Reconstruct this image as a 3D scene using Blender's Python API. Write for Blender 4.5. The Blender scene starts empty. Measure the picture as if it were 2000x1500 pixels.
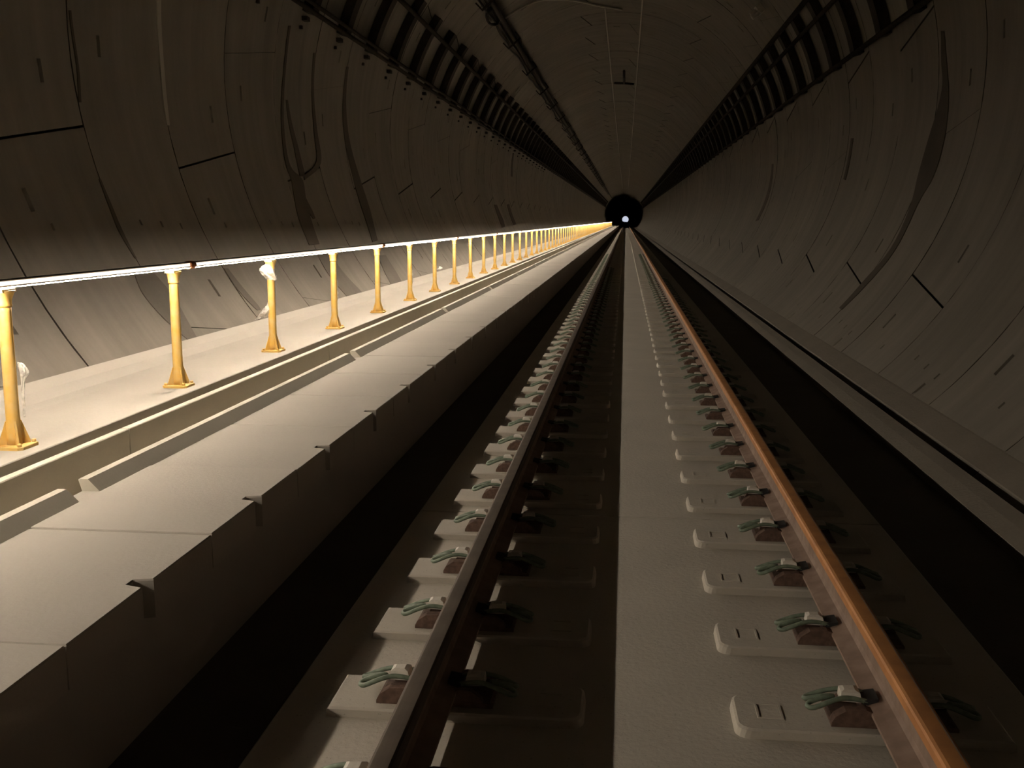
import bpy, bmesh, math, random
from mathutils import Vector, Matrix, noise

# ------------------------------------------------------------------ camera, world, exposure
scene = bpy.context.scene
COL = scene.collection
cam_data = bpy.data.cameras.new('camera')
cam = bpy.data.objects.new('camera', cam_data)
COL.objects.link(cam)
cam.location = (0, 0, 1.66)
cam.rotation_euler = (math.radians(90 - 9.0623), 0, math.radians(6.2555))
cam_data.sensor_width = 36
cam_data.lens = 36.0
cam_data.clip_start = 0.05
cam_data.clip_end = 4000
scene.camera = cam

world = bpy.data.worlds.new('world')
scene.world = world
world.use_nodes = True
wn = world.node_tree.nodes
wn['Background'].inputs['Color'].default_value = (0.62, 0.68, 0.82, 1)
wn['Background'].inputs['Strength'].default_value = 0.9

vs = scene.view_settings
vs.view_transform = 'Standard'
vs.look = 'None'
vs.gamma = 1
vs.use_curve_mapping = False
vs.exposure = 0.0

LED_STRENGTH = 258.0
GLOW_STRENGTH = 1.7
LED_COLOR = (1.0, 0.86, 0.69)

# ------------------------------------------------------------------ layout constants (metres)
CX, CZ, RT = -0.44, 3.36, 4.40            # tunnel bore centre and radius
RING0, RINGW = 7.01, 1.77                 # ring joints along the bore
Y_BACK, Y_LAMP0, Y_LAMP1, Y_PORTAL = -60.0, -17.0, 238.0, 1450.0
RAIL_L, RAIL_R, Z_FOOT, Z_HEAD = -0.617, 0.892, 0.078, 0.25
TRACK_C = 0.1375
SLEEPER0, SLEEPER_S = 3.29 - 0.655 * 3, 0.655
POST_X, POST_Z, POST_S, POST_Y0 = -3.12, 0.503, 1.98, 4.87
LAMP_Z = 1.345
rnd = random.Random(7)

# ------------------------------------------------------------------ materials
def nodes_of(name):
    m = bpy.data.materials.new(name)
    m.use_nodes = True
    nt = m.node_tree
    b = nt.nodes['Principled BSDF']
    return m, nt, b

def concrete(name, base, var=0.25, streak=0.0, scale=1.0, bump=0.25, rough=0.9, per_object=0.0, spots=0.0):
    m, nt, b = nodes_of(name)
    N, L = nt.nodes, nt.links
    geo = N.new('ShaderNodeNewGeometry')
    def noise_tex(vec, sc, det, rg=0.55):
        t = N.new('ShaderNodeTexNoise')
        t.inputs['Scale'].default_value = sc
        t.inputs['Detail'].default_value = det
        t.inputs['Roughness'].default_value = rg
        L.new(vec, t.inputs['Vector'])
        return t.outputs['Fac']
    def mapping(sx, sy, sz):
        mp = N.new('ShaderNodeMapping')
        mp.inputs['Scale'].default_value = (sx, sy, sz)
        L.new(geo.outputs['Position'], mp.inputs['Vector'])
        return mp.outputs['Vector']
    def math_n(op, a, c):
        mn = N.new('ShaderNodeMath')
        mn.operation = op
        for i, v in enumerate((a, c)):
            if isinstance(v, (int, float)):
                mn.inputs[i].default_value = v
            else:
                L.new(v, mn.inputs[i])
        return mn.outputs[0]
    big = noise_tex(mapping(scale, scale, scale), 1.1, 5)
    fine = noise_tex(mapping(scale, scale, scale), 26, 4)
    v = math_n('ADD', math_n('MULTIPLY', math_n('SUBTRACT', big, 0.5), var * 2.2),
               math_n('MULTIPLY', math_n('SUBTRACT', fine, 0.5), var * 0.7))
    if streak > 0:
        st = noise_tex(mapping(0.22, 2.6, 0.22), 1.7, 4, 0.6)
        v = math_n('ADD', v, math_n('MULTIPLY', math_n('SUBTRACT', st, 0.5), streak * 2.4))
        pt = noise_tex(mapping(0.35, 0.5, 0.35), 1.0, 3, 0.5)
        v = math_n('ADD', v, math_n('MULTIPLY', math_n('SUBTRACT', pt, 0.5), streak * 1.6))
    if per_object > 0:
        oi = N.new('ShaderNodeObjectInfo')
        v = math_n('ADD', v, math_n('MULTIPLY', math_n('SUBTRACT', oi.outputs['Random'], 0.5), per_object * 2))
    v = math_n('ADD', v, 1.0)
    if spots > 0:
        vo = N.new('ShaderNodeTexVoronoi')
        vo.inputs['Scale'].default_value = 34
        L.new(geo.outputs['Position'], vo.inputs['Vector'])
        lt = math_n('LESS_THAN', vo.outputs['Distance'], 0.11)
        v = math_n('SUBTRACT', v, math_n('MULTIPLY', lt, spots))
    mx = N.new('ShaderNodeVectorMath')
    mx.operation = 'SCALE'
    mx.inputs[0].default_value = base
    L.new(v, mx.inputs['Scale'])
    L.new(mx.outputs['Vector'], b.inputs['Base Color'])
    b.inputs['Roughness'].default_value = rough
    b.inputs['Specular IOR Level'].default_value = 0.25
    if bump > 0:
        bp = N.new('ShaderNodeBump')
        bp.inputs['Strength'].default_value = bump
        bp.inputs['Distance'].default_value = 0.01
        L.new(fine, bp.inputs['Height'])
        L.new(bp.outputs['Normal'], b.inputs['Normal'])
    return m

def plain(name, col, rough=0.6, metal=0.0, var=0.0, vscale=12, col2=None, spec=0.4):
    m, nt, b = nodes_of(name)
    b.inputs['Roughness'].default_value = rough
    b.inputs['Metallic'].default_value = metal
    b.inputs['Specular IOR Level'].default_value = spec
    if col2 is None:
        col2 = tuple(c * (1 - var) for c in col)
    geo = nt.nodes.new('ShaderNodeNewGeometry')
    t = nt.nodes.new('ShaderNodeTexNoise')
    t.inputs['Scale'].default_value = vscale
    t.inputs['Detail'].default_value = 4
    nt.links.new(geo.outputs['Position'], t.inputs['Vector'])
    r = nt.nodes.new('ShaderNodeValToRGB')
    r.color_ramp.elements[0].position = 0.35
    r.color_ramp.elements[0].color = (*col2, 1)
    r.color_ramp.elements[1].position = 0.65
    r.color_ramp.elements[1].color = (*col, 1)
    nt.links.new(t.outputs['Fac'], r.inputs['Fac'])
    nt.links.new(r.outputs['Color'], b.inputs['Base Color'])
    return m

M = {}
M['lining'] = concrete('lining_concrete', (0.182, 0.163, 0.136), var=0.13, streak=0.25, scale=0.8, per_object=0.05, bump=0.15)
M['lining_back'] = concrete('dark_joint_gasket', (0.045, 0.038, 0.030), var=0.2, bump=0)
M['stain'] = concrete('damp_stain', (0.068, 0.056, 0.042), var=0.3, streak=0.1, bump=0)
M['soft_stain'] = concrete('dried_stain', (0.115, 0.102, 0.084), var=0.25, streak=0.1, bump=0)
M['pale_seal'] = concrete('pale_joint_seal', (0.36, 0.33, 0.28), var=0.1, bump=0)
M['slab'] = concrete('slab_concrete', (0.47, 0.435, 0.375), var=0.12, scale=1.6, bump=0.35, spots=0.22)
M['pad'] = concrete('seat_concrete', (0.47, 0.435, 0.375), var=0.12, scale=1.6, bump=0.35, spots=0.22)
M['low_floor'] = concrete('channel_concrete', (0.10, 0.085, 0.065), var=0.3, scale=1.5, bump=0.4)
M['walkway'] = concrete('walkway_concrete', (0.42, 0.392, 0.345), var=0.055, scale=1.8, bump=0.2, per_object=0.03)
M['trough'] = concrete('trough_concrete', (0.58, 0.54, 0.455), var=0.08, scale=2.0, bump=0.15, per_object=0.03)
M['plinth'] = concrete('plinth_concrete', (0.43, 0.40, 0.35), var=0.08, scale=1.4, bump=0.15)
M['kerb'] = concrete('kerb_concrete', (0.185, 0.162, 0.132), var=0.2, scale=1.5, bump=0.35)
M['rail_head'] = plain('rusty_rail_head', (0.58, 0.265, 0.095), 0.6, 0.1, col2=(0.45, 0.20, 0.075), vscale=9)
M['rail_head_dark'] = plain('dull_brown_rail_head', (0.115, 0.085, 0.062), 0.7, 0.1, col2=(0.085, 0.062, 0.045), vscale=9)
M['rail_edge'] = plain('worn_rail_edge', (0.42, 0.33, 0.27), 0.45, 0.3, col2=(0.33, 0.25, 0.20), vscale=20)  # pale strip that paints the highlight line along each rail head
M['rail_web'] = plain('dusty_rail_web', (0.30, 0.215, 0.17), 0.8, 0.0, col2=(0.22, 0.15, 0.115), vscale=14)
M['rust'] = plain('rusty_iron', (0.155, 0.095, 0.070), 0.75, 0.1, col2=(0.09, 0.055, 0.042), vscale=45)
M['clip'] = plain('green_coated_steel', (0.19, 0.24, 0.175), 0.5, 0.1, var=0.35, vscale=40)
M['cap'] = plain('off_white_plastic', (0.62, 0.59, 0.52), 0.5, var=0.1, vscale=60)
M['rubber'] = plain('black_rubber', (0.02, 0.02, 0.02), 0.8, var=0.2)
M['yellow'] = plain('yellow_paint', (0.84, 0.52, 0.12), 0.45, 0.0, col2=(0.82, 0.57, 0.22), vscale=16)
M['housing'] = plain('grey_handrail_metal', (0.23, 0.17, 0.11), 0.4, 0.5, var=0.2, vscale=20)
M['coupler'] = plain('rust_coupler', (0.42, 0.15, 0.045), 0.6, 0.2, var=0.3, vscale=40)
M['dark_steel'] = plain('dark_rack_steel', (0.028, 0.021, 0.015), 0.75, 0.0, var=0.35, vscale=10, spec=0.15)
M['cable'] = plain('black_cable', (0.018, 0.014, 0.011), 0.7, 0.0, var=0.3, vscale=14, spec=0.15)
M['conduit'] = plain('pale_conduit', (0.50, 0.46, 0.39), 0.5, 0.1, var=0.15, vscale=10)

def make_led(name, strength):
    m = bpy.data.materials.new(name)
    m.use_nodes = True
    nt = m.node_tree
    for n in list(nt.nodes):
        nt.nodes.remove(n)
    e = nt.nodes.new('ShaderNodeEmission')
    e.inputs['Color'].default_value = (*LED_COLOR, 1)
    e.inputs['Strength'].default_value = strength
    o = nt.nodes.new('ShaderNodeOutputMaterial')
    nt.links.new(e.outputs[0], o.inputs[0])
    return m
M['led'] = make_led('led_line', LED_STRENGTH)
M['glow'] = make_led('led_diffuser', GLOW_STRENGTH)

def make_film():
    m, nt, b = nodes_of('clear_plastic_film')
    b.inputs['Base Color'].default_value = (0.85, 0.82, 0.76, 1)
    b.inputs['Roughness'].default_value = 0.3
    t = nt.nodes.new('ShaderNodeTexNoise')
    t.inputs['Scale'].default_value = 22
    t.inputs['Detail'].default_value = 3
    g = nt.nodes.new('ShaderNodeNewGeometry')
    nt.links.new(g.outputs['Position'], t.inputs['Vector'])
    r = nt.nodes.new('ShaderNodeMapRange')
    r.inputs['From Min'].default_value = 0.3
    r.inputs['From Max'].default_value = 0.7
    r.inputs['To Min'].default_value = 0.35
    r.inputs['To Max'].default_value = 0.95
    nt.links.new(t.outputs['Fac'], r.inputs['Value'])
    nt.links.new(r.outputs['Result'], b.inputs['Alpha'])
    return m
M['film'] = make_film()

# ------------------------------------------------------------------ mesh helpers
class MB:
    def __init__(s):
        s.v, s.f, s.mi, s.sm = [], [], [], []
    def add(s, vs, fs, mi=0, smooth=False):
        o = len(s.v)
        s.v += [tuple(v) for v in vs]
        s.f += [tuple(i + o for i in f) for f in fs]
        s.mi += [mi] * len(fs)
        s.sm += [smooth] * len(fs)
        return s
    def box(s, x0, x1, y0, y1, z0, z1, mi=0):
        vs = [(x, y, z) for z in (z0, z1) for y in (y0, y1) for x in (x0, x1)]
        return s.add(vs, [(0, 2, 3, 1), (4, 5, 7, 6), (0, 1, 5, 4), (2, 6, 7, 3), (0, 4, 6, 2), (1, 3, 7, 5)], mi)
    def prism(s, prof, ys, mi=0, smooth=False, caps=True):
        """profile of (x, z) points, counter-clockwise seen from -Y, swept through the given y values"""
        n = len(prof)
        vs = [(x, y, z) for y in ys for (x, z) in prof]
        fs = []
        for j in range(len(ys) - 1):
            for i in range(n):
                a, b = j * n + i, j * n + (i + 1) % n
                fs.append((a, b, b + n, a + n))
        s.add(vs, fs, mi, smooth)
        if caps:
            o = len(s.v) - len(vs)
            s.f.append(tuple(o + i for i in range(n - 1, -1, -1)))
            s.f.append(tuple(o + (len(ys) - 1) * n + i for i in range(n)))
            s.mi += [mi, mi]
            s.sm += [False, False]
        return s
    def tube(s, pts, r, n=8, mi=0, caps=True, radii=None):
        pts = [Vector(p) for p in pts]
        rings = []
        up = None
        for i, p in enumerate(pts):
            t = (pts[min(i + 1, len(pts) - 1)] - pts[max(i - 1, 0)]).normalized()
            if up is None:
                up = Vector((0, 0, 1)) if abs(t.z) < 0.9 else Vector((1, 0, 0))
            side = t.cross(up).normalized()
            up = side.cross(t).normalized()
            rr = radii[i] if radii else r
            rings.append([p + rr * (math.cos(a) * side + math.sin(a) * up) for a in [2 * math.pi * k / n for k in range(n)]])
        vs = [v for ring in rings for v in ring]
        fs = []
        for j in range(len(pts) - 1):
            for i in range(n):
                a, b = j * n + i, j * n + (i + 1) % n
                fs.append((a, b, b + n, a + n))
        s.add(vs, fs, mi, True)
        if caps:
            o = len(s.v) - len(vs)
            s.f.append(tuple(o + i for i in range(n - 1, -1, -1)))
            s.f.append(tuple(o + (len(pts) - 1) * n + i for i in range(n)))
            s.mi += [mi, mi]
            s.sm += [False, False]
        return s
    def loft(s, sections, mi=0, smooth=False):
        """sections: list of equal-length point loops"""
        n = len(sections[0])
        vs = [p for sec in sections for p in sec]
        fs = []
        for j in range(len(sections) - 1):
            for i in range(n):
                a, b = j * n + i, j * n + (i + 1) % n
                fs.append((a, b, b + n, a + n))
        s.add(vs, fs, mi, smooth)
        o = len(s.v) - len(vs)
        s.f.append(tuple(o + i for i in range(n - 1, -1, -1)))
        s.f.append(tuple(o + (len(sections) - 1) * n + i for i in range(n)))
        s.mi += [mi, mi]
        s.sm += [False, False]
        return s
    def mesh(s, name, mats):
        me = bpy.data.meshes.new(name)
        me.from_pydata(s.v, [], s.f)
        for m in (mats if isinstance(mats, (list, tuple)) else [mats]):
            me.materials.append(m)
        me.polygons.foreach_set('material_index', s.mi)
        me.polygons.foreach_set('use_smooth', s.sm)
        me.update()
        bm = bmesh.new()
        bm.from_mesh(me)
        bmesh.ops.recalc_face_normals(bm, faces=bm.faces)
        bm.to_mesh(me)
        bm.free()
        return me

def link(name, me, parent=None, loc=(0, 0, 0), rot=None):
    o = bpy.data.objects.new(name, me)
    COL.objects.link(o)
    o.location = loc
    if rot:
        o.rotation_euler = rot
    if parent:
        o.parent = parent
    return o

def tag(o, label=None, cat=None, group=None, kind=None):
    if label: o['label'] = label
    if cat: o['category'] = cat
    if group: o['group'] = group
    if kind: o['kind'] = kind
    return o

def struct(name, me, label, cat):
    return tag(link(name, me), label, cat, kind='structure')

def polar(th, r):
    a = math.radians(th)
    return CX + r * math.cos(a), CZ + r * math.sin(a)

def arc_strip(th0, th1, r0, r1, ys, n, mb=None, prof=None):
    """open curved sheet of thickness r1-r0 swept along y; prof(y)->extra radius of inner face"""
    mb = mb or MB()
    loops = []
    for y in ys:
        e = prof(y) if prof else 0.0
        inner = [polar(th0 + (th1 - th0) * i / n, r0 + e) for i in range(n + 1)]
        outer = [polar(th1 + (th0 - th1) * i / n, r1) for i in range(n + 1)]
        loops.append([(x, y, z) for x, z in inner + outer])
    mb.loft(loops)
    return mb

# ------------------------------------------------------------------ tunnel lining
SIDES = {'wall_left': (140.0, 236.0), 'ceiling': (39.0, 140.0), 'wall_right': (-64.0, 39.0)}
LABEL = {'wall_left': 'curved concrete lining of the tunnel behind the yellow railing',
         'ceiling': 'arched concrete crown of the tunnel lining above the track',
         'wall_right': 'curved concrete lining of the tunnel beside the low kerb'}
RING_FIRST, RING_LAST = -1, 46
Y_SEG0 = RING0 + RINGW * RING_FIRST
Y_SEG1 = RING0 + RINGW * (RING_LAST + 1)
PARENT = {}
for nm, (a, b) in SIDES.items():
    mb = arc_strip(a, b, RT + 0.10, RT + 0.4, [Y_BACK, Y_PORTAL], 28)
    PARENT[nm] = struct(nm, mb.mesh(nm, M['lining_back']), LABEL[nm], 'ceiling' if nm == 'ceiling' else 'wall')

def segment_mesh(edge0, edge1, pockets, tight=False):
    """One precast segment; edges are (theta at near face, theta at far face); pockets: (u0,u1,th0,th1,depth)."""
    gy, gt = 0.008, (0.003 if tight else 0.012) / RT * 57.3
    (a0, a1), (b0, b1) = edge0, edge1
    a0 += gt; a1 += gt; b0 -= gt; b1 -= gt
    us = {0.0, 1.0}
    am, bm_ = (a0 + a1) / 2, (b0 + b1) / 2
    ts = {i / 12 for i in range(13)}
    cells = []
    for (u0, u1, t0, t1, d) in pockets:
        q0, q1 = (t0 - am) / (bm_ - am), (t1 - am) / (bm_ - am)
        if q0 < 0.01 or q1 > 0.99:
            continue
        us |= {u0, u1}
        ts = {t for t in ts if not (q0 - 0.004 < t < q1 + 0.004)} | {q0, q1}
        cells.append((u0, u1, q0, q1, d))
    us, ts = sorted(us), sorted(ts)
    mb = MB()
    def pt(u, t, r):
        th0 = a0 + (b0 - a0) * t
        th1 = a1 + (b1 - a1) * t
        x, z = polar(th0 + (th1 - th0) * u, r)
        return (x, gy + (RINGW - 2 * gy) * u, z)
    nt_ = len(ts)
    vs = [pt(u, t, RT) for u in us for t in ts]
    fs = []
    for i in range(len(us) - 1):
        for j in range(nt_ - 1):
            um, tm = (us[i] + us[i + 1]) / 2, (ts[j] + ts[j + 1]) / 2
            if any(c[0] < um < c[1] and c[2] < tm < c[3] for c in cells):
                continue
            fs.append((i * nt_ + j, i * nt_ + j + 1, (i + 1) * nt_ + j + 1, (i + 1) * nt_ + j))
    mb.add(vs, fs, 0, True)
    for (u0, u1, q0, q1, d) in cells:
        top = [pt(u0, q0, RT), pt(u1, q0, RT), pt(u1, q1, RT), pt(u0, q1, RT)]
        uc, qc = (u0 + u1) / 2, (q0 + q1) / 2
        ins = lambda u, q: (uc + (u - uc) * 0.8, qc + (q - qc) * 0.85)
        bot = [pt(*ins(u0, q0), RT + d), pt(*ins(u1, q0), RT + d), pt(*ins(u1, q1), RT + d), pt(*ins(u0, q1), RT + d)]
        mb.add(top + bot, [(0, 1, 5, 4), (1, 2, 6, 5), (2, 3, 7, 6), (3, 0, 4, 7), (4, 5, 6, 7)])
    # rim
    rim = [(u, ts[0]) for u in us] + [(1.0, t) for t in ts[1:]] + [(u, ts[-1]) for u in reversed(us[:-1])] + [(0.0, t) for t in reversed(ts[1:-1])]
    n = len(rim)
    vs = [pt(u, t, RT) for u, t in rim] + [pt(u, t, RT + 0.09) for u, t in rim]
    mb.add(vs, [(i, (i + 1) % n, (i + 1) % n + n, i + n) for i in range(n)], 1)
    me = bpy.data.meshes.new('lining_segment')
    me.from_pydata(mb.v, [], mb.f)
    me.materials.append(M['lining'])
    me.materials.append(M['lining_back'])
    me.polygons.foreach_set('material_index', mb.mi)
    me.polygons.foreach_set('use_smooth', mb.sm)
    me.update()
    return me

TILT = 1.85
def joints(parity):
    base = [193.4, 237.7, 282.0, 326.4, 371.2, 416.2, 461.2, 506.2]
    shift = 0.0 if parity == 0 else -19.0
    return [(b + shift, (-1 if i % 2 == 0 else 1) * TILT) for i, b in enumerate(base)]
SEG = {0: [], 1: []}
for par in (0, 1):
    js = joints(par)
    for i in range(8):
        (c0, s0), (c1, s1) = js[i], js[(i + 1) % 8]
        if i == 7:
            c1 += 360
        mid = (c0 + c1) / 2
        m_ = mid % 360
        if 248 < m_ < 285:
            continue                                    # below the floor
        pk = []
        for cc, sg in ((c0, 1), (c1, -1)):
            near = (sg == 1)
            u0 = 0.29 if near else 0.71
            pk.append((u0 - 0.017, u0 + 0.017, cc + sg * 6.6 - 1.3, cc + sg * 6.6 + 1.3, 0.07))
        lo, hi = c0, c1
        for hole_th in ((203.2, 203.2 + 360), (316.7, 316.7 - 360)):
            for ht in hole_th:
                if lo + 2 < ht < hi - 2:
                    for u in ((0.25, 0.49, 0.73) if par == 1 else (0.39,)):
                        pk.append((u - 0.011, u + 0.011, ht - 0.42, ht + 0.42, 0.05))
        # different pocket rows must not share theta cells with the bolt pockets
        SEG[par].append((m_, segment_mesh((c0 - s0, c0 + s0), (c1 - s1, c1 + s1), pk, par == 1)))

for k in range(RING_FIRST, RING_LAST + 1):
    par = k % 2
    y = RING0 + RINGW * k
    for mid, me in SEG[par]:
        a = (mid + 180) % 360 - 180
        if -64 <= a < 39: pn = 'wall_right'
        elif 39 <= a < 140: pn = 'ceiling'
        else: pn = 'wall_left'
        o = link('lining_segment', me, PARENT[pn], (rnd.uniform(-0.003, 0.003), y, rnd.uniform(-0.003, 0.003)))

def far_lining(nm, a, b, y0, y1, grooves):
    ys = []
    if grooves:
        k = 0
        while y0 + k * RINGW < y1 - 0.01:
            q = y0 + k * RINGW
            ys += [q, q + 0.012, q + 0.03, q + RINGW - 0.02]
            k += 1
        ys.append(y1)
        def prof(y):
            r = (y - y0) % RINGW
            return 0.03 if r < 0.02 else 0.0
    else:
        ys, prof = [y0, y1], None
    mb = arc_strip(a, b, RT, RT + 0.09, ys, 20, prof=prof)
    o = link('lining_ring', mb.mesh('lining_ring', M['lining']), PARENT[nm])
    tag(o, kind='stuff')
for nm, (a, b) in SIDES.items():
    far_lining(nm, a, b, Y_SEG1, Y_SEG1 + RINGW * 86, True)
    far_lining(nm, a, b, Y_SEG1 + RINGW * 86, Y_PORTAL, False)
    far_lining(nm, a, b, Y_SEG0 - RINGW * 8, Y_SEG0, True)
    far_lining(nm, a, b, Y_BACK, Y_SEG0 - RINGW * 8, False)

# unseen cap added behind the viewer to keep sky light out of the bore
mb = MB()
pts = [polar(360 * i / 48, RT + 0.05) for i in range(48)]
mb.prism(pts, [Y_BACK - 0.3, Y_BACK])
struct('wall_back', mb.mesh('wall_back', M['lining']), 'plain concrete bulkhead closing the tunnel', 'wall')

# toned bands along the joints: (near edge, far edge) as lists of (y, theta)
JOINT_BANDS = {
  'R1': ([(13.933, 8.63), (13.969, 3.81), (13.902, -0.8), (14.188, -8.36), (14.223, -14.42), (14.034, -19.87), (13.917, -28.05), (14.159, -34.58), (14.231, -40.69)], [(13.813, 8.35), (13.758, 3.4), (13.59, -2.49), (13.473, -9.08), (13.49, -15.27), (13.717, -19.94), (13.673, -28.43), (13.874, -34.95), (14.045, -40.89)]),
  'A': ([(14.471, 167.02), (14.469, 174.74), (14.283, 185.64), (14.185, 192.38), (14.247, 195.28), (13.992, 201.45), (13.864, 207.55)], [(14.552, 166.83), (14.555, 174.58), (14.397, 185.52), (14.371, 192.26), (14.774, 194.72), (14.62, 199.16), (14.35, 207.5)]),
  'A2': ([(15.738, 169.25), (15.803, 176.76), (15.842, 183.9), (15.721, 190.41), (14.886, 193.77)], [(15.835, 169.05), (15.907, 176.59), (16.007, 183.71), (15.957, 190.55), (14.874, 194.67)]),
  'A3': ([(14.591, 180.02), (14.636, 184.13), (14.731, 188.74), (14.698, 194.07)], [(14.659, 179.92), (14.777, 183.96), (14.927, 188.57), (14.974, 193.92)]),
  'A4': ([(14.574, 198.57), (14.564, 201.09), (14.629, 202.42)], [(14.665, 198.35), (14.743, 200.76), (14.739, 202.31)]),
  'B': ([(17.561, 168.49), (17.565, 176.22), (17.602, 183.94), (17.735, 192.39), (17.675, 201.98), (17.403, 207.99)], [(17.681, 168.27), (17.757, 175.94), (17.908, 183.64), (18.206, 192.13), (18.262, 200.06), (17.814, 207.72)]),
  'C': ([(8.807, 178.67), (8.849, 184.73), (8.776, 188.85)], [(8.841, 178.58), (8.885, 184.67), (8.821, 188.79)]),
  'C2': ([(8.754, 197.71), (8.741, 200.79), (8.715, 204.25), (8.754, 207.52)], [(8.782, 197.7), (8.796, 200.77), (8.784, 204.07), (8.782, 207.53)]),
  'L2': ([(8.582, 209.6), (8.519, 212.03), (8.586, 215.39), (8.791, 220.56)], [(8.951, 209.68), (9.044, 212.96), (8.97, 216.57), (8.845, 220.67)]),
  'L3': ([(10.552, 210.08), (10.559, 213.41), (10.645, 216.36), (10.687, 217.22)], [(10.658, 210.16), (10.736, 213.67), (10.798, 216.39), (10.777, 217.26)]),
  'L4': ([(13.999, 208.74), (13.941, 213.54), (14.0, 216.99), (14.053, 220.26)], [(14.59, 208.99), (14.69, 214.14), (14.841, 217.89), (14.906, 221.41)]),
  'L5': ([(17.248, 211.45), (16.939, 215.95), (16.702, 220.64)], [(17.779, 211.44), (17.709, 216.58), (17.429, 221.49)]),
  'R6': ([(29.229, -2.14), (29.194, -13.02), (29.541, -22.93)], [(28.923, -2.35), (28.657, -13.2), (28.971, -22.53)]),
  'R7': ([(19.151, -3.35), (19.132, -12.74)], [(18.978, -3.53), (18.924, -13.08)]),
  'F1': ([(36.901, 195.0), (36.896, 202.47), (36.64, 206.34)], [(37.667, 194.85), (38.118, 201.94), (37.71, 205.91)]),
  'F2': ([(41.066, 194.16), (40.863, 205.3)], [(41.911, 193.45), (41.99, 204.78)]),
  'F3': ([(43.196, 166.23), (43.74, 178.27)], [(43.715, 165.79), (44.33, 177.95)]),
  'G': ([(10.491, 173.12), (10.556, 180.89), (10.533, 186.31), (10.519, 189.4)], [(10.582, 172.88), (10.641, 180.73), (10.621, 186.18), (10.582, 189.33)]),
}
def catmull(pts, n=5):
    out = []
    for i in range(len(pts) - 1):
        p0, p1, p2, p3 = pts[max(i - 1, 0)], pts[i], pts[i + 1], pts[min(i + 2, len(pts) - 1)]
        for k in range(n):
            t = k / n
            out.append(tuple(0.5 * (2 * b + (c - a) * t + (2 * a - 5 * b + 4 * c - d) * t * t + (3 * b - a - 3 * c + d) * t ** 3)
                             for a, b, c, d in zip(p0, p1, p2, p3)))
    out.append(tuple(pts[-1]))
    return out
for key, (ea, eb) in JOINT_BANDS.items():
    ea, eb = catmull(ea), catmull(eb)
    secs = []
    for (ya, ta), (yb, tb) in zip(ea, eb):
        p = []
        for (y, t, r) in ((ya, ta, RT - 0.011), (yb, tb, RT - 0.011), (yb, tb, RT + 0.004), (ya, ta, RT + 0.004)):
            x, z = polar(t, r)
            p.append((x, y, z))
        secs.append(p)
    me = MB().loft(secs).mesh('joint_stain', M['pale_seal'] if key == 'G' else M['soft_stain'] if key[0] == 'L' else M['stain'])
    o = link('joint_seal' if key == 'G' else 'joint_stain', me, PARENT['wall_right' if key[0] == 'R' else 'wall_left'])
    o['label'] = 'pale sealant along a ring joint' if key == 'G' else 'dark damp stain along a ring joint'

# ------------------------------------------------------------------ floor, track slab and rail seats
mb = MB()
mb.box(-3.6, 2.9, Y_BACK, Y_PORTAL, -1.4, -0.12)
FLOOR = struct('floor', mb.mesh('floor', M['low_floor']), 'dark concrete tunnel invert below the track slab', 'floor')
SX0, SX1 = TRACK_C - 1.3, TRACK_C + 1.3
SLAB0, SLAB_L = 5.655 - 5.895, 5.895

def slab_mesh(length):
    g = 0.007
    b = 0.012
    prof = [(SX0, -0.118), (SX1, -0.118), (SX1, -b), (SX1 - b, 0), (SX0 + b, 0), (SX0, -b)]
    return MB().prism(prof, [g, length - g]).mesh('track_slab', M['slab'])

def seat_mesh(sign):
    """raised rail seat; local origin under the rail centre, inner end towards the track centre"""
    h, inner, outer, w = 0.036, 0.502, 0.36, 0.13
    rr = 0.045
    out = [(-outer, -w), (inner - rr, -w)]
    out += [(inner - rr + rr * math.sin(math.radians(a)), -w + rr - rr * math.cos(math.radians(a))) for a in (22, 45, 68)]
    out += [(inner, -w + rr), (inner, w - rr)]
    out += [(inner - rr + rr * math.cos(math.radians(a)), w - rr + rr * math.sin(math.radians(a))) for a in (22, 45, 68)]
    out += [(inner - rr, w), (-outer, w)]
    def off(pts, d):
        return [(x + (-d if x > 0 else d) * (1 if abs(x) > inner - rr - 0.001 or x < 0 else 0), y - math.copysign(d, y)) for x, y in pts]
    lo, hi = off(out, -0.006), off(out, 0.008)
    mbx = MB()
    mbx.loft([[(sign * x, y, -0.002) for x, y in lo], [(sign * x, y, h - 0.006) for x, y in out], [(sign * x, y, h) for x, y in hi]])
    # cast rectangle mark
    for (x0, x1, y0, y1) in ((0.345, 0.43, -0.052, -0.046), (0.345, 0.43, 0.046, 0.052), (0.345, 0.352, -0.046, 0.046), (0.423, 0.43, -0.046, 0.046)):
        xs = sorted((sign * x0, sign * x1))
        mbx.box(xs[0], xs[1], y0, y1, h - 0.002, h + 0.003)
    return mbx.mesh('rail_seat', M['pad'])

ME_SLAB = slab_mesh(SLAB_L)
ME_SEAT = {1: seat_mesh(1), -1: seat_mesh(-1)}
N_SLAB = 15
for k in range(-1, N_SLAB):
    y0 = SLAB0 + SLAB_L * k
    sl = link('track_slab', ME_SLAB, FLOOR, (0, y0, 0))
    for i in range(9):
        y = SLEEPER0 + SLEEPER_S * round((y0 - SLEEPER0) / SLEEPER_S + 0.51) + SLEEPER_S * i
        if y < 0.5:
            continue
        for rx, sg in ((RAIL_L, 1), (RAIL_R, -1)):
            link('rail_seat', ME_SEAT[sg], sl, (rx, y - y0, 0))
y_far = SLAB0 + SLAB_L * N_SLAB
mb = MB()
mb.prism([(SX0, -0.118), (SX1, -0.118), (SX1, 0), (SX0, 0)], [y_far, Y_PORTAL])
mb.prism([(SX0, -0.118), (SX1, -0.118), (SX1, 0), (SX0, 0)], [Y_BACK, SLAB0 - SLAB_L])
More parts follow.
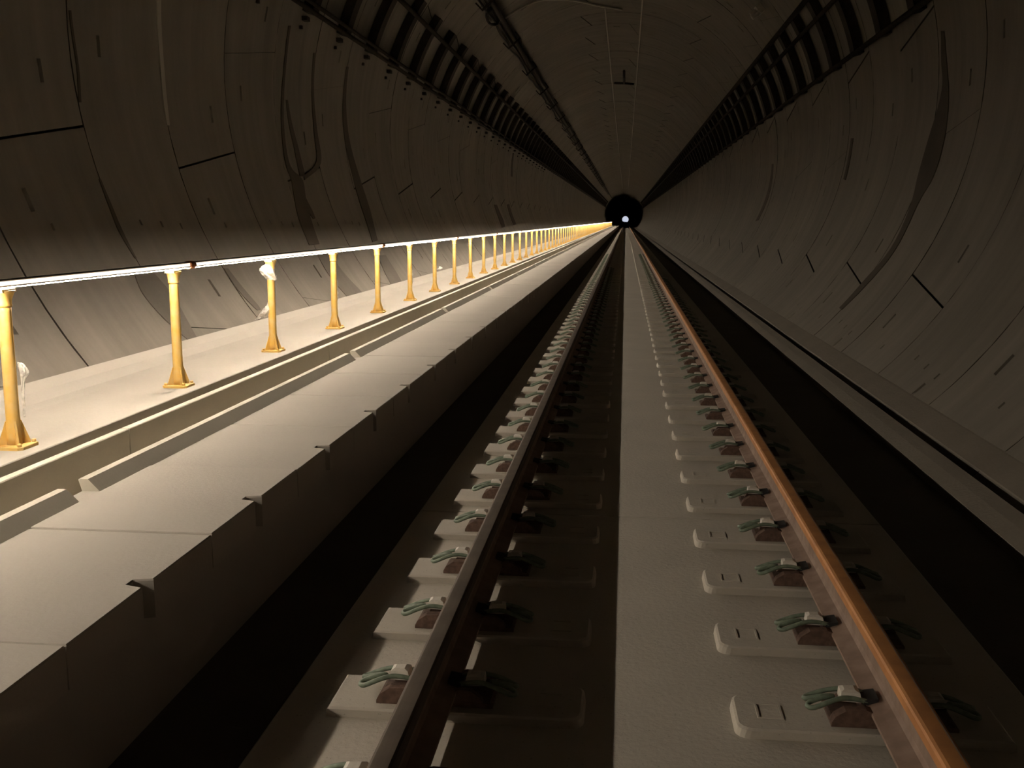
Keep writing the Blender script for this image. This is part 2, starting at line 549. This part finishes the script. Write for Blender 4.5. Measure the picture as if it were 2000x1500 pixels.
y = SLEEPER0 + SLEEPER_S * math.ceil((y_far - SLEEPER0) / SLEEPER_S)
while y < 150:
    for rx, sg in ((RAIL_L, 1), (RAIL_R, -1)):
        xs = sorted((rx + sg * 0.50, rx - sg * 0.36))
        mb.box(xs[0], xs[1], y - 0.13, y + 0.13, -0.01, 0.036)
    y += SLEEPER_S
tag(link('track_slab_run', mb.mesh('track_slab_run', M['slab']), FLOOR), kind='stuff')

# ------------------------------------------------------------------ walkway with panels, troughs and post plinth
WX1, WX0, WZ = -1.62, -2.475, 0.425
mb = MB()
mb.box(-2.49, -1.665, Y_BACK, Y_PORTAL, -0.121, WZ - 0.145)
WALK = struct('walkway', mb.mesh('walkway', M['walkway']), 'raised concrete walkway lit by the railing, along the track', 'walkway')

def panel_mesh():
    L_, g = 1.085, 0.004
    th = 0.142
    nx, ny0, ny1 = 0.065, L_ / 2 - 0.055, L_ / 2 + 0.03     # lifting notch at the edge
    out = [(WX0, g), (WX1, g), (WX1, ny0), (WX1 - nx, ny0 + 0.02), (WX1 - nx, ny1 - 0.02), (WX1, ny1), (WX1, L_ - g), (WX0, L_ - g)]
    c = 0.006
    def inset(pts, d):
        r = []
        for x, y in pts:
            r.append((x - d if x > (WX0 + WX1) / 2 else x + d, y + (d if y < L_ / 2 else -d) * (1 if y in (g, L_ - g) else -1)))
        return r
    return MB().loft([[(x, y, WZ - th) for x, y in out], [(x, y, WZ - c) for x, y in out], [(x, y, WZ) for x, y in inset(out, c * 0.6)]]).mesh('walkway_panel', M['walkway'])
ME_PANEL = panel_mesh()
PANEL0 = 2.70
for k in range(-4, 72):
    link('walkway_panel', ME_PANEL, WALK, (0, PANEL0 + 1.085 * k, rnd.uniform(-0.0025, 0.0025)))
mb = MB()
mb.box(WX0, WX1, PANEL0 + 1.085 * 72 + 0.004, Y_PORTAL, WZ - 0.142, WZ)
mb.box(WX0, WX1, Y_BACK, PANEL0 - 1.085 * 4 - 0.004, WZ - 0.142, WZ)
tag(link('walkway_run', mb.mesh('walkway_run', M['walkway']), WALK), kind='stuff')

mb = MB()
mb.box(-2.95, -2.49, Y_BACK, Y_PORTAL, -0.121, 0.26)
TROUGH = struct('cable_trough', mb.mesh('cable_trough', M['trough']), 'open concrete cable trough between walkway and railing plinth', 'trough')
def upstand(x0, x1, z0, z1, length, gap):
    b = 0.005
    return MB().prism([(x0, z0), (x1, z0), (x1, z1 - b), (x1 - b, z1), (x0 + b, z1), (x0, z1 - b)], [gap / 2, length - gap / 2]).mesh('trough_wall', M['trough'])
UP_L = 4.74
ME_U2 = MB().prism([(-2.474, WZ), (-2.386, WZ), (-2.440, 0.480), (-2.444, 0.484), (-2.487, 0.484), (-2.490, 0.480)], [0.09, UP_L - 0.09]).mesh('trough_wall', M['trough'])
ME_U1 = upstand(-2.817, -2.762, 0.259, 0.503, 3.96, 0.012)
for k in range(-1, 16):
    link('trough_wall', ME_U2, TROUGH, (0, 4.26 + UP_L * k, 0))
for k in range(-1, 19):
    link('trough_wall', ME_U1, TROUGH, (0, 5.39 + 3.96 * k, 0))
mb = MB()
y2, y1 = 4.26 + UP_L * 16, 5.39 + 3.96 * 19
mb.prism([(-2.474, WZ), (-2.386, WZ), (-2.440, 0.484), (-2.490, 0.484)], [y2 + 0.09, Y_PORTAL])
mb.box(-2.817, -2.762, y1 + 0.006, Y_PORTAL, 0.259, 0.503)
mb.prism([(-2.474, WZ), (-2.386, WZ), (-2.440, 0.484), (-2.490, 0.484)], [Y_BACK, 4.26 - UP_L - 0.09])
mb.box(-2.817, -2.762, Y_BACK, 5.39 - 3.96 - 0.006, 0.259, 0.503)
tag(link('trough_wall_run', mb.mesh('trough_wall_run', M['trough']), TROUGH), kind='stuff')

mb = MB()
mb.prism([(-3.55, -0.121), (-2.951, -0.121), (-2.951, 0.259), (-2.945, 0.26), (-2.945, 0.498), (-2.95, 0.503), (-3.60, 0.503), (-3.70, 0.515), (-3.795, 0.56), (-3.84, 0.62), (-3.95, 0.55)],
         [Y_BACK, Y_PORTAL])
struct('railing_plinth', mb.mesh('railing_plinth', M['plinth']), 'concrete plinth strip carrying the yellow railing posts against the wall', 'plinth')

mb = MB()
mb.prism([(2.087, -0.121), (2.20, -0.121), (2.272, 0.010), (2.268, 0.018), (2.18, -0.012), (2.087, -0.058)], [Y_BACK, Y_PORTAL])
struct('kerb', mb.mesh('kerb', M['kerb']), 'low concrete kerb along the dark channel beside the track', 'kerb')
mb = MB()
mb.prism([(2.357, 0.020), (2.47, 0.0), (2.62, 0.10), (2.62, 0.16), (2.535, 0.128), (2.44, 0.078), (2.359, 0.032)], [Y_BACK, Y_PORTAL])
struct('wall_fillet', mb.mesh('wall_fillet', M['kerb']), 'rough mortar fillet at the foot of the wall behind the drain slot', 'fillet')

# ------------------------------------------------------------------ rails
def rail_mesh(head, edge_side):
    hw, fw = 0.036, 0.075
    z0 = 0.0
    H_ = Z_HEAD - Z_FOOT
    half = [(fw, z0), (fw, z0 + 0.011), (0.045, z0 + 0.021), (0.016, z0 + 0.032), (0.009, z0 + 0.05), (0.0085, z0 + 0.10),
            (0.012, z0 + H_ - 0.05), (hw - 0.001, z0 + H_ - 0.04), (hw, z0 + H_ - 0.012), (hw - 0.004, z0 + H_ - 0.004), (hw - 0.012, z0 + H_), (0.0195, z0 + H_ + 0.0004), (0.010, z0 + H_ + 0.0008)]
    prof = half + [(-x, z) for x, z in reversed(half)]
    mb_ = MB()
    ys = [-20, 0, 20, 40, 60, 90, 130, 200, 300, 500, Y_PORTAL - 20]
    mb_.prism(prof, ys)
    for i, f in enumerate(mb_.f):
        zc = sum(mb_.v[j][2] for j in f) / len(f)
        xc = sum(mb_.v[j][0] for j in f) / len(f)
        mb_.mi[i] = 0 if zc > H_ - 0.045 and len(f) == 4 else 1
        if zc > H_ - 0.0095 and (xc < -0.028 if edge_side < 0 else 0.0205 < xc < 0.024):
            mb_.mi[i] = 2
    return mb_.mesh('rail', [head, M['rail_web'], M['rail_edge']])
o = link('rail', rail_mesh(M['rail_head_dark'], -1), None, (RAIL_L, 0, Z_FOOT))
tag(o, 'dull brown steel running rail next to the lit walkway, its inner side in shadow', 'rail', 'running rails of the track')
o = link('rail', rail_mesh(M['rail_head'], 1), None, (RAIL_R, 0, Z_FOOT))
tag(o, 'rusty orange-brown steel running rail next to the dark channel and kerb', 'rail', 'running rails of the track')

# ------------------------------------------------------------------ rail fasteners
# local frame: +x points to the rail, x = 0 at the foot edge; z = 0 on the rail seat
def fastener_meshes():
    def shoulder(y0, y1, x0, x1, h):
        m_ = MB()
        prof = [(x0, 0.012), (x1, 0.012), (x1, h * 0.9), (x1 - 0.02, h), (x0 + 0.045, h * 0.93), (x0 + 0.012, h * 0.55)]
        m_.prism(prof, [y0, y1])
        return m_.mesh('shoulder', M['rust'])
    base = MB()
    base.prism([(-0.125, 0.0), (0.06, 0.0), (0.06, 0.040), (-0.012, 0.040), (-0.018, 0.020), (-0.115, 0.016), (-0.125, 0.010)], [-0.085, 0.085])
    me_base = base.mesh('base_plate', M['rust'])
    near = shoulder(-0.085, -0.045, -0.125, 0.005, 0.060)
    far = shoulder(0.058, 0.082, -0.095, 0.005, 0.062)
    # two-fingered sprung clip
    clip = MB()
    path = [(0.005, -0.022, 0.062), (-0.03, -0.024, 0.070), (-0.075, -0.026, 0.072), (-0.12, -0.034, 0.060), (-0.165, -0.036, 0.040), (-0.185, -0.024, 0.036),
            (-0.178, -0.006, 0.042), (-0.14, 0.002, 0.055), (-0.10, 0.008, 0.062), (-0.14, 0.016, 0.055), (-0.178, 0.024, 0.042), (-0.187, 0.042, 0.036),
            (-0.168, 0.055, 0.040), (-0.12, 0.052, 0.060), (-0.075, 0.045, 0.072), (-0.03, 0.043, 0.070), (0.005, 0.041, 0.062)]
    clip.tube(catmull(path, 3), 0.0085, 6)
    me_clip = clip.mesh('clip', M['clip'])
    cap = MB()
    cap.loft([[(x, y, 0.058) for x, y in ((-0.080, -0.020), (-0.012, -0.024), (-0.012, 0.044), (-0.080, 0.038))],
              [(x, y, 0.088) for x, y in ((-0.078, -0.016), (-0.018, -0.020), (-0.018, 0.040), (-0.078, 0.034))],
              [(x, y, 0.094) for x, y in ((-0.066, -0.006), (-0.032, -0.008), (-0.032, 0.028), (-0.066, 0.024))]])
    me_cap = cap.mesh('insulator', M['cap'])
    toe = MB()
    toe.prism([(-0.012, 0.0535), (0.0, 0.0535), (0.034, 0.066), (0.034, 0.076), (-0.012, 0.068)], [-0.03, 0.05])
    me_toe = toe.mesh('toe', M['rubber'])
    parts = [('base_plate', me_base), ('shoulder', near), ('shoulder', far), ('clip', me_clip), ('insulator', me_cap), ('toe', me_toe)]
    # far version: the same bodies joined
    j = MB()
    mats = [M['rust'], M['clip'], M['cap'], M['rubber']]
    for nm, me in parts:
        mi = mats.index(me.materials[0])
        j.add([v.co[:] for v in me.vertices], [tuple(p.vertices) for p in me.polygons], mi)
    return parts, j.mesh('rail_fastener', mats)
F_PARTS, F_JOINED = fastener_meshes()
ROWS = [  # x of foot edge, +x towards rail?, label, count
    (RAIL_L - 0.075, 1, 'rusty rail fastener with green clip, walkway side of the rail beside the lit walkway', 'fasteners on the walkway side of the rail by the walkway', 72),
    (RAIL_L + 0.075, -1, 'rail fastener in shadow on the inner side of the rail beside the walkway', 'fasteners in shadow inside the rail by the walkway', 50),
    (RAIL_R - 0.075, 1, 'rusty rail fastener with green clip and white cap inside the rail by the kerb', 'fasteners on the inner side of the rail by the kerb', 72),
    (RAIL_R + 0.075, -1, 'rail fastener in shadow on the kerb side of the rail by the dark channel', 'fasteners on the kerb side of the rail by the kerb', 40)]
for fx, sg, lab, grp, n in ROWS:
    for i in range(n):
        y = SLEEPER0 + SLEEPER_S * (i + 2)
        if y < 1.4:
            continue
        jit = rnd.uniform(-0.012, 0.0)
        rz = 0.0 if sg > 0 else math.pi
        if i < 38:
            root = link('rail_fastener', None, None, (fx, y, 0.0365), (0, 0, rz))
            root.empty_display_size = 0.1
            for nm, me in F_PARTS:
                c = link(nm, me, root)
                if nm in ('clip', 'insulator'):
                    c.location.x = jit
        else:
            root = link('rail_fastener', F_JOINED, None, (fx, y, 0.0365), (0, 0, rz))
        tag(root, lab, 'rail fastener', grp)

# ------------------------------------------------------------------ railing with lit handrail
RAILING = link('railing', None, None, (POST_X, POST_Y0, POST_Z))
RAILING.empty_display_size = 0.3
tag(RAILING, 'long yellow post railing with a glowing light strip in its handrail', 'railing')

def post_parts():
    stem = MB()
    secs = []
    for z, r in ((0.012, 0.040), (0.06, 0.038), (0.16, 0.0345), (0.45, 0.0335), (0.70, 0.0325), (0.735, 0.0325)):
        secs.append([(r * math.cos(a), r * math.sin(a), z) for a in [2 * math.pi * k / 16 for k in range(16)]])
    stem.loft(secs, smooth=True)
    cap = MB()
    secs = []
    for z, rx, ry, dx in ((0.725, 0.036, 0.036, 0), (0.735, 0.0385, 0.0385, 0), (0.742, 0.037, 0.037, 0), (0.765, 0.039, 0.040, 0.0), (0.785, 0.045, 0.047, 0.002), (0.802, 0.050, 0.058, 0.004), (0.810, 0.050, 0.060, 0.004)):
        secs.append([(dx + rx * math.cos(a), ry * math.sin(a), z) for a in [2 * math.pi * k / 16 for k in range(16)]])
    cap.loft(secs, smooth=True)
    plate = MB()
    c = 0.02
    h = 0.088
    loop = [(-h + c, -h), (h - c, -h), (h, -h + c), (h, h - c), (h - c, h), (-h + c, h), (-h, h - c), (-h, -h + c)]
    plate.loft([[(x, y, 0.0) for x, y in loop], [(x, y, 0.014) for x, y in loop], [(x * 0.97, y * 0.97, 0.017) for x, y in loop]])
    for sx in (-1, 1):
        for sy in (-1, 1):
            plate.tube([(sx * 0.066, sy * 0.066, 0.015), (sx * 0.066, sy * 0.066, 0.032)], 0.011, 6)
    gus = MB()
    gus.prism([(0.03, 0.016), (0.076, 0.016), (0.076, 0.03), (0.038, 0.14), (0.03, 0.14)], [-0.005, 0.005])
    seat = MB()
    seat.prism([(-0.035, 0.80), (0.035, 0.80), (0.031, 0.816), (-0.031, 0.816)], [-0.06, 0.06])
    return stem.mesh('stem', M['yellow']), cap.mesh('capital', M['yellow']), plate.mesh('base_plate', M['yellow']), gus.mesh('gusset', M['yellow']), seat.mesh('saddle', M['yellow'])
P_STEM, P_CAP, P_PLATE, P_GUS, P_SEAT = post_parts()
def joined_post():
    j = MB()
    for me in (P_STEM, P_CAP, P_PLATE, P_SEAT):
        j.add([v.co[:] for v in me.vertices], [tuple(p.vertices) for p in me.polygons], 0, True)
    for k in range(4):
        R_ = Matrix.Rotation(k * math.pi / 2 + math.pi / 4, 3, 'Z')
        j.add([tuple(R_ @ v.co) for v in P_GUS.vertices], [tuple(p.vertices) for p in P_GUS.polygons], 0)
    return j.mesh('post', M['yellow'])
P_FAR = joined_post()
k0 = -10
n_posts = int((Y_LAMP1 - POST_Y0) / POST_S)
for k in range(k0, n_posts + 1):
    y = POST_S * k
    if -1 <= k < 17:
        p = link('post', P_STEM, RAILING, (0, y, 0))
        link('capital', P_CAP, p)
        link('base_plate', P_PLATE, p)
        link('saddle', P_SEAT, p)
        for q in range(4):
            link('gusset', P_GUS, p, rot=(0, 0, q * math.pi / 2 + math.pi / 4))
    else:
        link('post', P_FAR, RAILING, (0, y, 0))

SEC_L = 5.94
def handrail_section():
    zc = LAMP_Z - POST_Z
    def arc(r, a0, a1, n):
        return [(r * math.cos(math.radians(a0 + (a1 - a0) * i / n)), zc + r * math.sin(math.radians(a0 + (a1 - a0) * i / n))) for i in range(n + 1)]
    g = 0.03
    up = lambda pts: [(x, zc + z) for x, z in pts]
    # extruded housing; a glowing face added on its front as the lamp's bloom, the bright light line below it behind a lip
    hs = MB()
    hs.prism(up([(0.016, 0.013), (0.017, 0.018), (0.008, 0.022), (-0.016, 0.022), (-0.026, 0.016), (-0.026, -0.008), (-0.017, -0.0203), (-0.0155, -0.0203), (-0.0145, -0.0105),
                 (0.012, -0.0105), (0.0165, -0.016), (0.0185, -0.016), (0.0185, -0.009), (0.016, -0.008)]), [0.0, SEC_L])
    df = MB()
    df.prism(up([(0.0155, -0.008), (0.021, -0.0085), (0.021, 0.0125), (0.0155, 0.013)]), [g, SEC_L - g])
    ln = MB()
    ln.prism(up([(0.008, -0.012), (0.0034, -0.022), (-0.0025, -0.023), (-0.0071, -0.0194), (-0.006, -0.011), (0.004, -0.011)]), [g, SEC_L - g])
    cp = MB()
    cp.prism([(x * 0.036, zc + (z - zc) * 0.029) for x, z in arc(1.0, 0, 345, 16)], [-0.04, 0.04], smooth=True)
    return hs.mesh('handrail', M['housing']), ln.mesh('light_strip', M['led']), df.mesh('diffuser', M['glow']), cp.mesh('coupler', M['coupler'])
H_HOUSE, H_LENS, H_BLOOM, H_COUP = handrail_section()
sec0 = 7.13 - POST_Y0
s = math.floor((Y_LAMP0 - POST_Y0 - sec0) / SEC_L)
while sec0 + s * SEC_L + POST_Y0 < Y_LAMP1:
    y = sec0 + s * SEC_L
    h = link('handrail', H_HOUSE, RAILING, (0, y, 0))
    link('light_strip', H_LENS, h)['label'] = 'glowing white light strip under the handrail'
    link('diffuser', H_BLOOM, h)['label'] = 'glowing white front face of the handrail light'
    link('coupler', H_COUP, h)['label'] = 'rust-orange sleeve joining two handrail lengths'
    s += 1

# ------------------------------------------------------------------ scraps of plastic wrap on the posts
def scrap(name, seed, center, pts, radii, label, rough=0.35):
    """crumpled film lump along a path"""
    r_ = random.Random(seed)
    path = catmull(pts, 6)
    rad = catmull([(a,) for a in radii], 6)
    secs = []
    n = 14
    for p, (ra,) in zip(path, rad):
        loop = []
        for k in range(n):
            a = 2 * math.pi * k / n
            q = Vector((math.cos(a), math.sin(a) * 0.8, 0))
            nz = noise.noise(Vector((q.x * 1.7 + seed * 3.1, q.y * 1.7, p[2] * 22 + seed)))
            fold = 0.25 * math.sin(5 * a + p[2] * 40 + seed)
            rr = ra * (1 + rough * (1.6 * nz + fold))
            loop.append((p[0] + q.x * rr, p[1] + q.y * rr, p[2] + r_.uniform(-0.006, 0.006)))
        secs.append(loop)
    o = link(name, MB().loft(secs).mesh(name, M['film']), None, center)
    tag(o, label, 'plastic wrap', 'plastic film left on the railing posts')
P3 = POST_Y0 + POST_S * 2
scrap('plastic_wrap', 1, (POST_X, P3, POST_Z), [(0.01, 0, 0.64), (0.0, -0.01, 0.67), (-0.025, -0.02, 0.71), (-0.025, -0.02, 0.75), (-0.01, -0.01, 0.78)],
      [0.04, 0.05, 0.062, 0.055, 0.03], 'crumpled clear film bunched round the top of a post above torn film')
scrap('plastic_wrap', 2, (POST_X, P3, POST_Z), [(-0.155, 0.0, 0.285), (-0.105, 0.01, 0.305), (-0.055, 0.0, 0.345), (-0.02, 0.0, 0.40), (-0.015, 0.0, 0.45)],
      [0.005, 0.03, 0.05, 0.04, 0.012], 'torn clear film sticking out sideways from a yellow post at mid height')
scrap('plastic_wrap', 3, (POST_X, POST_Y0, POST_Z), [(0.05, 0.02, 0.16), (0.055, 0.02, 0.26), (0.057, 0.02, 0.34), (0.07, 0.02, 0.40), (0.045, 0.02, 0.44)],
      [0.005, 0.009, 0.010, 0.022, 0.009], 'thin ribbon of clear film hanging down the side of a yellow post')
P7 = POST_Y0 + POST_S * 6
scrap('plastic_wrap', 4, (POST_X, P7, POST_Z), [(0.03, 0.0, 0.36), (0.07, 0, 0.37), (0.10, 0.0, 0.385), (0.085, 0, 0.41)],
      [0.01, 0.035, 0.03, 0.01], 'small white tuft of film on a farther yellow post')
for kk, zz, lb in ((3, 0.40, 'narrow strip of clear film on the post next beyond the torn-film post'), (5, 0.34, 'narrow strip of clear film on the post just before the white film tuft')):
    scrap('plastic_wrap', 10 + kk, (POST_X, POST_Y0 + POST_S * kk, POST_Z), [(0.012, 0.015, zz - 0.12), (0.015, 0.02, zz), (0.012, 0.02, zz + 0.13)],
          [0.018, 0.026, 0.02], lb)

# ------------------------------------------------------------------ cable racks on both shoulders of the vault
def rack(label, th_lo, th_hi, th_tip, r_in, rails, y0, y1, spacing, width):
    root = link('cable_rack', None, None, (polar(th_lo, RT)[0], y0, polar(th_lo, RT)[1]))
    tag(root, label, 'cable rack', 'cable racks on the tunnel shoulders')
    ox, oz = polar(th_lo, RT)
    sgn = 1 if th_tip > th_lo else -1
    # arched rung: channel following the wall
    rung = MB()
    n = 8
    secs = []
    for i in range(n + 1):
        t = th_lo + (th_tip - th_lo) * i / n
        a, b_ = polar(t, r_in), polar(t, RT - 0.015)
        secs.append([(a[0] - ox, -width / 2, a[1] - oz), (a[0] - ox, width / 2, a[1] - oz), (b_[0] - ox, width / 2, b_[1] - oz), (b_[0] - ox, -width / 2, b_[1] - oz)])
    rung.loft(secs)
    me_r = rung.mesh('rung', M['dark_steel'])
    foot = MB()
    tl = th_lo - sgn * 1.2
    a = polar(tl, RT - 0.05)
    foot.box(a[0] - ox - 0.04, a[0] - ox + 0.04, -0.07, 0.07, a[1] - oz - 0.03, a[1] - oz + 0.03)
    bolt = MB()
    tl = th_lo - sgn * 2.9
    a = polar(tl, RT - 0.02)
    bolt.box(a[0] - ox - 0.02, a[0] - ox + 0.02, -0.06, -0.01, a[1] - oz - 0.025, a[1] - oz + 0.02)
    me_b = bolt.mesh('anchor_bolt', M['dark_steel'])
    me_f = foot.mesh('foot_bracket', M['dark_steel'])
    y = y0
    while y < y1:
        r1 = link('rung', me_r, root, (0, y - y0, 0))
        if y < 60 and sgn < 0:
            link('foot_bracket', me_f, r1)
            link('anchor_bolt', me_b, r1)
        y += spacing
    for th, rr, rad in rails:
        x, z = polar(th, rr)
        m_ = MB()
        prof = [(x - ox + rad * math.cos(2 * math.pi * k / 8), z - oz + rad * math.sin(2 * math.pi * k / 8)) for k in range(8)]
        m_.prism(prof, [-40 - y0, 260 - y0], smooth=True)
        link('long_rail', m_.mesh('long_rail', M['dark_steel']), root)
rack('dark steel cable rack high on the lining above the yellow railing', 163.2, 148.5, 144.6, RT - 0.17,
     [(163.0, RT - 0.19, 0.035), (161.6, RT - 0.19, 0.03), (148.9, RT - 0.19, 0.045)], 7.9, 232, RINGW, 0.27)
rack('dark steel cable rack high on the lining above the low kerb', 13.4, 31.5, 31.8, RT - 0.17,
     [(13.6, RT - 0.19, 0.04), (26.3, RT - 0.19, 0.04), (31.6, RT - 0.19, 0.05)], 7.4, 232, RINGW, 0.30)

# ------------------------------------------------------------------ service pipe, cables and conduits under the crown
def along(name, fn, r, mat, label, cat, y0, y1, step, n=8, group=None):
    pts = []
    y = y0
    while y <= y1:
        pts.append(fn(y))
        y += step if y < 70 else step * 3
    o = link(name, MB().tube(pts, r, n).mesh(name, mat))
    tag(o, label, cat, group)
    return o
def on_wall(th, off, y):
    x, z = polar(th, RT - off)
    return (x, y, z)
sp = along('service_pipe', lambda y: on_wall(129.6, 0.14, y), 0.07, M['dark_steel'], 'straight dark service pipe running under the shoulder of the vault', 'pipe', 4, 236, 3.0)
clamp = MB()
for th in (127.8, 133.6):
    a, b_ = on_wall(th, 0.20, 0), on_wall(th, 0.0, 0)
    clamp.tube([a, b_], 0.02, 6)
clamp.tube([on_wall(127.6, 0.215, 0), on_wall(130.5, 0.225, 0), on_wall(133.8, 0.215, 0)], 0.028, 6)
me_cl = clamp.mesh('clamp', M['dark_steel'])
for k in range(0, 60):
    y = 8.2 + 3 * RINGW * k
    if y < 150:
        link('clamp', me_cl, sp, (0, y, 0))
along('cable', lambda y: on_wall(132.5 + 0.4 * math.sin(y * 0.9) + 0.2 * math.sin(y * 2.3), 0.07 + 0.03 * math.sin(y * 1.78), y), 0.028, M['cable'],
      'slack black cable looping along beside the service pipe', 'cable', 4, 200, 0.45, 6)
along('cable', lambda y: on_wall(131.15 + 0.1 * math.sin(y * 1.3 + 1), 0.05, y), 0.026, M['cable'],
      'black cable pressed between the service pipe and the lining', 'cable', 4, 200, 0.6, 6)
# junction coil where the pale conduit leaves the pipe
coil = MB()
pts = []
for i in range(60):
    a = i / 59 * 2 * math.pi * 2.5
    x, y, z = on_wall(131.5 + 2.4 * math.cos(a), 0.10 + 0.03 * math.sin(a * 0.5), 25.9 + 0.8 * math.sin(a))
    pts.append((x, y, z))
coil.tube(pts, 0.03, 6)
tag(link('cable_coil', coil.mesh('cable_coil', M['cable'])), 'coiled loop of black cable tied at the service pipe by the pale conduit', 'cable')
c1 = catmull([(27.0, 132.2), (27.25, 124), (27.6, 116), (28.6, 108), (29.6, 101.5), (30.6, 95), (31.2, 87)], 6)
tag(link('conduit', MB().tube([on_wall(t, 0.05, y) for y, t in c1], 0.03, 6).mesh('conduit', M['conduit'])),
    'pale conduit bending across the crown from the service pipe', 'conduit')
along('conduit', lambda y: on_wall(93.4, 0.05, y), 0.024, M['conduit'], 'thin pale conduit along the crown, joined by the bent cross conduit', 'conduit', 31, 200, 6, 6, 'conduits along the crown')
along('conduit', lambda y: on_wall(79.4, 0.05, y), 0.024, M['conduit'], 'thin pale conduit along the crown, farther from the service pipe', 'conduit', 4, 200, 6, 6, 'conduits along the crown')
hb = MB()
hb.tube([on_wall(92.2, 0.12, 46.8), on_wall(86.4, 0.13, 46.8), on_wall(80.6, 0.12, 46.8)], 0.05, 6)
hb.tube([on_wall(86.4, 0.13, 46.8), on_wall(86.4, 0.10, 43.2)], 0.05, 6)
hb.box(*(lambda p: (p[0] - 0.05, p[0] + 0.05, 46.75, 46.85, p[2], p[2] + 0.16))(on_wall(86.4, 0.14, 46.8)))
tag(link('crown_bracket', hb.mesh('crown_bracket', M['dark_steel'])), 'dark T-shaped steel bracket fixed to the crown between the pale conduits', 'bracket')
kb = MB()
kb.box(-0.10, 0.10, -0.14, 0.14, -0.06, 0.06)
kb.tube([(0.05, -0.05, -0.05), (0.04, -0.05, -0.25)], 0.05, 8)
kb.tube([(-0.03, 0.08, -0.05), (-0.05, 0.08, -0.2)], 0.04, 8)
p = on_wall(41.2, 0.06, 23.8)
tag(link('junction_box', kb.mesh('junction_box', M['conduit']), None, p, (0, math.radians(90 - 41.2), 0)), 'small pale junction box on the vault above the kerb-side cable rack', 'junction box')
